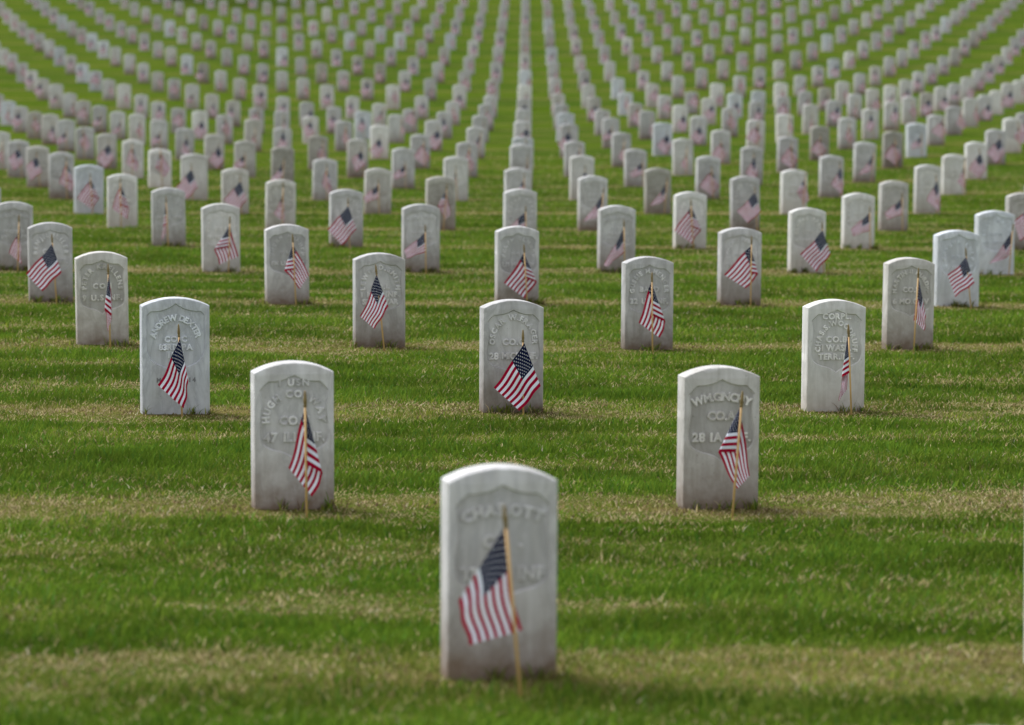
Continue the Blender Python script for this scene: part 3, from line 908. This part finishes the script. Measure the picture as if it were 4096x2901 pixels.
# ------------------------------------------------------------------ the farthest stones and flags, past the first 300 of each
def mass(name, items, getmesh, label, cat):
    V, Fc, MI, UV = [], [], [], []
    mats = []
    nv = 0
    for me, M in items:
        co = np.empty(len(me.vertices) * 3); me.vertices.foreach_get('co', co); co = co.reshape(-1, 3)
        M = np.array(M); V.append(co @ M[:3, :3].T + M[:3, 3])
        ul = me.uv_layers.active.data if me.uv_layers else None
        for p in me.polygons:
            Fc.append([v + nv for v in p.vertices])
            mt = me.materials[p.material_index]
            if mt not in mats: mats.append(mt)
            MI.append(mats.index(mt))
            UV.extend([tuple(ul[l].uv) if ul else (0, 0) for l in p.loop_indices])
        nv += len(co)
    me = bpy.data.meshes.new(name); me.from_pydata(np.concatenate(V).tolist(), [], Fc)
    for m in mats: me.materials.append(m)
    me.polygons.foreach_set('material_index', MI)
    l = me.uv_layers.new(name='UVMap'); l.data.foreach_set('uv', np.array(UV, np.float32).reshape(-1))
    me.shade_smooth(); me.set_sharp_from_angle(angle=math.radians(40))
    return tag(mesh_obj(name, me), label, cat, None, 'stuff')

items = []
for j, s in enumerate(STONES):
    if j in IND: continue
    mk = (s['tone'], 1 if s['w'] > .31 else 0)
    if mk not in FAR_MESH: FAR_MESH[mk] = stone_mesh('headstone', s['w'], mk[1], .06, with_floor=True, mat=MARBLE[s['tone']])[0]
    items.append((FAR_MESH[mk], Matrix.Translation((s['X'], s['Y'], s['g'] + s['h'] - NOM)) @ Matrix.Rotation(FACE, 4, 'Z')))
mass('distant_headstones', items, None, 'farthest headstones high on the slope, too small to tell apart', 'headstones')
items = []
for j, s in enumerate(STONES):
    if j in INDF: continue
    pool = s['pool'] or (0, 0)
    items.append((pool_joined(*pool), Matrix.Translation((s['fx'], s['fy'], s['fg'])) @ Matrix.Scale(s['fs'], 4)))
mass('distant_flags', items, None, 'farthest small flags high on the slope among the distant headstones', 'flags')

# ------------------------------------------------------------------ grass
def vnoise(x, y, seed):
    R = np.random.RandomState(seed).rand(256, 256)
    xi, yi = np.floor(x).astype(int), np.floor(y).astype(int)
    fx, fy = x - xi, y - yi
    fx = fx * fx * (3 - 2 * fx); fy = fy * fy * (3 - 2 * fy)
    a, b_, c, d = R[xi % 256, yi % 256], R[(xi + 1) % 256, yi % 256], R[xi % 256, (yi + 1) % 256], R[(xi + 1) % 256, (yi + 1) % 256]
    return (a * (1 - fx) + b_ * fx) * (1 - fy) + (c * (1 - fx) + d * fx) * fy

def fbm(x, y, seed, o=3):
    t = 0; a = .5; s = 0
    for q in range(o):
        t = t + a * vnoise(x * 2 ** q, y * 2 ** q, seed + q); s += a; a *= .55
    return t / s

def dryness(X, Y):
    u, k = grid_ik(X, Y)
    f = (u + .17 * (fbm(X * .8, Y * 1.1, 3) - .5) + .10 * (fbm(X * 3.1, Y * 2.3, 13) - .5)) % 1.0
    d = np.interp(f, [0, .10, .17, .27, .33, .41, .48, .60, .67, .74, .81, .87, .93, 1.0], [1.2, 1.1, .06, .05, .50, .38, .04, .05, .36, .26, .05, .08, 1.0, 1.2])
    p = fbm(X * 1.1 + 7, Y * 2.6, 21, 4)
    odd = np.round(u).astype(int) % 2
    ks = k - .5 * odd
    along = np.abs(ks - np.round(ks)) * 1.667                       # metres to the nearest stone of the row
    strip = ((f < .15) | (f > .88))
    d = np.where(strip, d * np.interp(along, [0, .35, .7], [1.25, 1.05, .75]), d)
    d = d * np.where(strip, np.interp(p, [.34, .5, .64], [.45, .85, 1.4]), np.interp(p, [.34, .5, .64], [.0, .6, 1.7]))
    d = d * np.interp(fbm(X * 4.5, Y * 7, 33, 3), [.3, .7], [.55, 1.4])
    d = d + np.interp(fbm(X * 3, Y * 5, 51, 3), [.55, .75], [0, .22])
    return np.clip(d + .015 + .05 * (fbm(X * 1.7 + 11, Y * 2.9, 401, 2) > .5), .02, .96)

def build_grass(total=680000, y0=6.2, y1=62.):
    R = np.random.RandomState(4)
    yy = np.linspace(y0, y1, 2000)
    rho = np.where(yy < 17, 1.0, (17 / yy) ** 2.0) * np.interp(yy, [0, 38, 62], [1, 1, .15])
    wdt = .165 * yy + .35
    cdf = np.cumsum(rho * wdt * 2); cdf /= cdf[-1]
    Y = np.interp(R.rand(total), cdf, yy)
    X = (R.rand(total) * 2 - 1) * (.165 * Y + .35)
    # the lawn carries on beside the view, with fewer and broader blades
    ne = 170000
    Ye = np.interp(R.rand(ne), cdf, yy)
    he = .165 * Ye + .35
    Xe = np.sign(R.rand(ne) - .5) * (he + 1.9 * R.rand(ne))
    X, Y = np.concatenate([X, Xe]), np.concatenate([Y, Ye])
    broad = np.concatenate([np.ones(total), np.full(ne, 1.9)])
    total += ne
    # tufts: pull blades towards random clump centres
    X = X + .02 * (fbm(X * 14, Y * 14, 71, 2) - .5); 
    # keep out of the stones
    keep = np.ones(total, bool)
    near_stone = np.full(total, 9.0)
    for s in STONES:
        if s['Y'] > y1 + 1: continue
        m = (np.abs(Y - s['Y']) < .9) & (np.abs(X - s['X']) < .9)
        if not m.any(): continue
        dx, dy = X[m] - s['X'], Y[m] - s['Y']
        c, sn = math.cos(FACE), math.sin(FACE)
        lx, ly = dx * c + dy * sn, -dx * sn + dy * c
        inside = (np.abs(lx) < s['w'] / 2 + .004) & (ly > -.004) & (ly < TH + .004)
        idx = np.where(m)[0]
        keep[idx[inside]] = False
        dd = np.hypot(np.maximum(np.abs(lx) - s['w'] / 2, 0), np.maximum(np.maximum(-ly, ly - TH), 0))
        near_stone[idx] = np.minimum(near_stone[idx], dd)
    X, Y, near_stone, broad = X[keep], Y[keep], near_stone[keep], broad[keep]
    # uncut tufts standing against the feet of the near stones
    ex, ey = [], []
    c, sn = math.cos(FACE), math.sin(FACE)
    for s in STONES:
        if s['Y'] > 34: continue
        for q in range(R.randint(4, 9)):
            lx0 = (R.rand() - .5) * (s['w'] + .06); n_ = R.randint(5, 22)
            lx_ = lx0 + R.randn(n_) * .012; ly_ = -.008 - np.abs(R.randn(n_)) * .012
            ex.append(s['X'] + lx_ * c - ly_ * sn); ey.append(s['Y'] + lx_ * sn + ly_ * c)
    ex, ey = np.concatenate(ex), np.concatenate(ey)
    tuft = np.concatenate([np.zeros(len(X), bool), np.ones(len(ex), bool)])
    broad = np.concatenate([broad, np.ones(len(ex))])
    X, Y, near_stone = np.concatenate([X, ex]), np.concatenate([Y, ey]), np.concatenate([near_stone, np.full(len(ex), .01)])
    n = len(X)
    Z = elev(X, Y)
    dry = dryness(X, Y)
    dry = np.clip(dry + .5 * np.exp(-(near_stone / .20) ** 2) * np.interp(fbm(X * 6, Y * 6, 201, 2), [.3, .6], [.2, 1.3]), 0, .97)
    isdry = R.rand(n) < dry
    lush = fbm(X * 1.3 + 3, Y * 1.9, 91, 3)
    hgt = np.where(isdry, (.012 + .015 * R.rand(n)), (.017 + .020 * R.rand(n)) * np.interp(lush, [.3, .7], [.75, 1.35]))
    hgt *= np.interp(dry, [0, .8], [1.1, .62]) * np.interp(fbm(X * 7, Y * 7, 301, 2), [.3, .7], [.75, 1.3])
    hgt = np.where(tuft, .026 + .042 * R.rand(n) ** 2, hgt); isdry = np.where(tuft, R.rand(n) < .3, isdry)
    longb = R.rand(n) < .012
    hgt[longb] *= 1.7
    sc = np.maximum(1, Y / 17.) ** .9
    wid = (.0019 + .0013 * R.rand(n)) * sc * broad
    ang = R.rand(n) * 2 * math.pi
    lean = np.where(isdry, .5 + 1.1 * R.rand(n), .25 + .65 * R.rand(n)) * hgt
    lx, ly = np.cos(ang) * lean + .12 * hgt, np.sin(ang) * lean
    fa = R.rand(n) * math.pi
    wx, wy = np.cos(fa) * wid, np.sin(fa) * wid
    V = np.empty((n, 5, 3), np.float32)
    base = np.stack([X, Y, Z - .004], -1)
    W3 = np.stack([wx, wy, np.zeros(n)], -1)
    mid = base + np.stack([lx * .35, ly * .35, hgt * .6], -1)
    tip = base + np.stack([lx, ly, hgt], -1)
    V[:, 0] = base - W3; V[:, 1] = base + W3; V[:, 2] = mid + W3 * .8; V[:, 3] = mid - W3 * .8; V[:, 4] = tip
    g1 = np.array([.049, .118, .010]); g2 = np.array([.142, .248, .022]); g3 = np.array([.300, .320, .050])
    t = np.clip(R.rand(n) * .75 + .35 * (lush - .5), 0, 1)[:, None]
    yel = (np.clip(dry * 1.2 + .16, 0, 1) * R.rand(n))[:, None]
    green = (g1 * (1 - t) + g2 * t) * (1 - yel) + g3 * yel
    green = green * np.interp(fbm(X * .9 + 31, Y * 2.2 + 5, 131, 3), [.3, .7], [.68, 1.18])[:, None]
    blu = R.rand(n) < .10
    green[blu] = green[blu] * np.array([.75, 1.0, 1.5])
    s1 = np.array([.28, .215, .090]); s2 = np.array([.54, .45, .25]); s3 = np.array([.13, .085, .045])
    t2 = R.rand(n)[:, None]
    straw = s1 * (1 - t2) + s2 * t2
    br = (R.rand(n) < .16 + .38 * np.exp(-(near_stone / .25) ** 2))
    straw[br] = s3 * (.7 + .8 * R.rand(br.sum()))[:, None]
    pale = R.rand(n) < .03
    straw[pale] = np.array([.52, .46, .33])
    colr = np.where(isdry[:, None], straw, green)
    C = np.ones((n, 5, 4), np.float32)
    C[:, :, :3] = colr[:, None, :]
    me = bpy.data.meshes.new('grass')
    me.vertices.add(n * 5); me.vertices.foreach_set('co', V.reshape(-1))
    me.loops.add(n * 7); me.polygons.add(n * 2)
    b5 = (np.arange(n) * 5)[:, None]
    li = (b5 + np.array([[0, 1, 2, 3, 3, 2, 4]])).astype(np.int32)
    me.loops.foreach_set('vertex_index', li.reshape(-1))
    ls = (np.arange(n)[:, None] * 7 + np.array([[0, 4]])).astype(np.int32)
    me.polygons.foreach_set('loop_start', ls.reshape(-1))
    at = me.color_attributes.new('tint', 'FLOAT_COLOR', 'POINT')
    at.data.foreach_set('color', C.reshape(-1))
    me.update(calc_edges=True)
    o = mesh_obj('grass', me, blade_material())
    tag(o, 'short green and straw-coloured grass blades covering the near lawn', 'grass', None, 'stuff')
build_grass()

# ------------------------------------------------------------------ a tree on the slope, its trunk just reaching the top edge
def build_tree(x, y):
    z = float(elev(x, y))
    root = empty('tree', (x, y, z))
    r = random.Random(2)
    V, Fc = [], []
    def limb(p0, p1, r0, r1, n=9, seg=5):
        p0, p1 = Vector(p0), Vector(p1); d = (p1 - p0).normalized()
        a = d.orthogonal().normalized(); b_ = d.cross(a); s0 = len(V)
        for q in range(seg + 1):
            t = q / seg; c = p0.lerp(p1, t) + Vector((r.uniform(-.04, .04), r.uniform(-.04, .04), 0)) * (t > 0)
            rr = r0 + (r1 - r0) * t
            V.extend([tuple(c + rr * r.uniform(.9, 1.1) * (math.cos(2 * math.pi * h / n) * a + math.sin(2 * math.pi * h / n) * b_)) for h in range(n)])
        for q in range(seg):
            for h in range(n): Fc.append((s0 + q * n + h, s0 + q * n + (h + 1) % n, s0 + (q + 1) * n + (h + 1) % n, s0 + (q + 1) * n + h))
    limb((0, 0, -.3), (.1, .1, 3.2), .30, .22)
    ends = []
    for q in range(7):
        a = q * .9 + r.uniform(-.2, .2); e = (math.cos(a) * r.uniform(1.6, 2.8), math.sin(a) * r.uniform(1.6, 2.8), r.uniform(4.4, 6.6))
        limb((.1, .1, r.uniform(2.4, 3.2)), e, .12, .03, 6, 4); ends.append(e)
    me = bpy.data.meshes.new('trunk'); me.from_pydata(V, [], Fc); me.shade_smooth()
    mesh_obj('trunk', me, M_BARK, root)
    V, Fc = [], []
    for q in range(5200):
        c = Vector(r.choice(ends)) + Vector((r.gauss(0, .75), r.gauss(0, .75), r.gauss(.1, .6)))
        a = Vector((r.uniform(-1, 1), r.uniform(-1, 1), r.uniform(-1, 1))).normalized() * .10; b_ = a.orthogonal().normalized() * .05
        s = len(V); V.extend([tuple(c - a), tuple(c + b_), tuple(c + a), tuple(c - b_)]); Fc.append((s, s + 1, s + 2, s + 3))
    me = bpy.data.meshes.new('crown'); me.from_pydata(V, [], Fc)
    mesh_obj('crown', me, M_LEAF, root)
    tag(root, 'dark tree trunk base at the top edge, left of centre', 'tree')
build_tree(-13.6, 140.5)
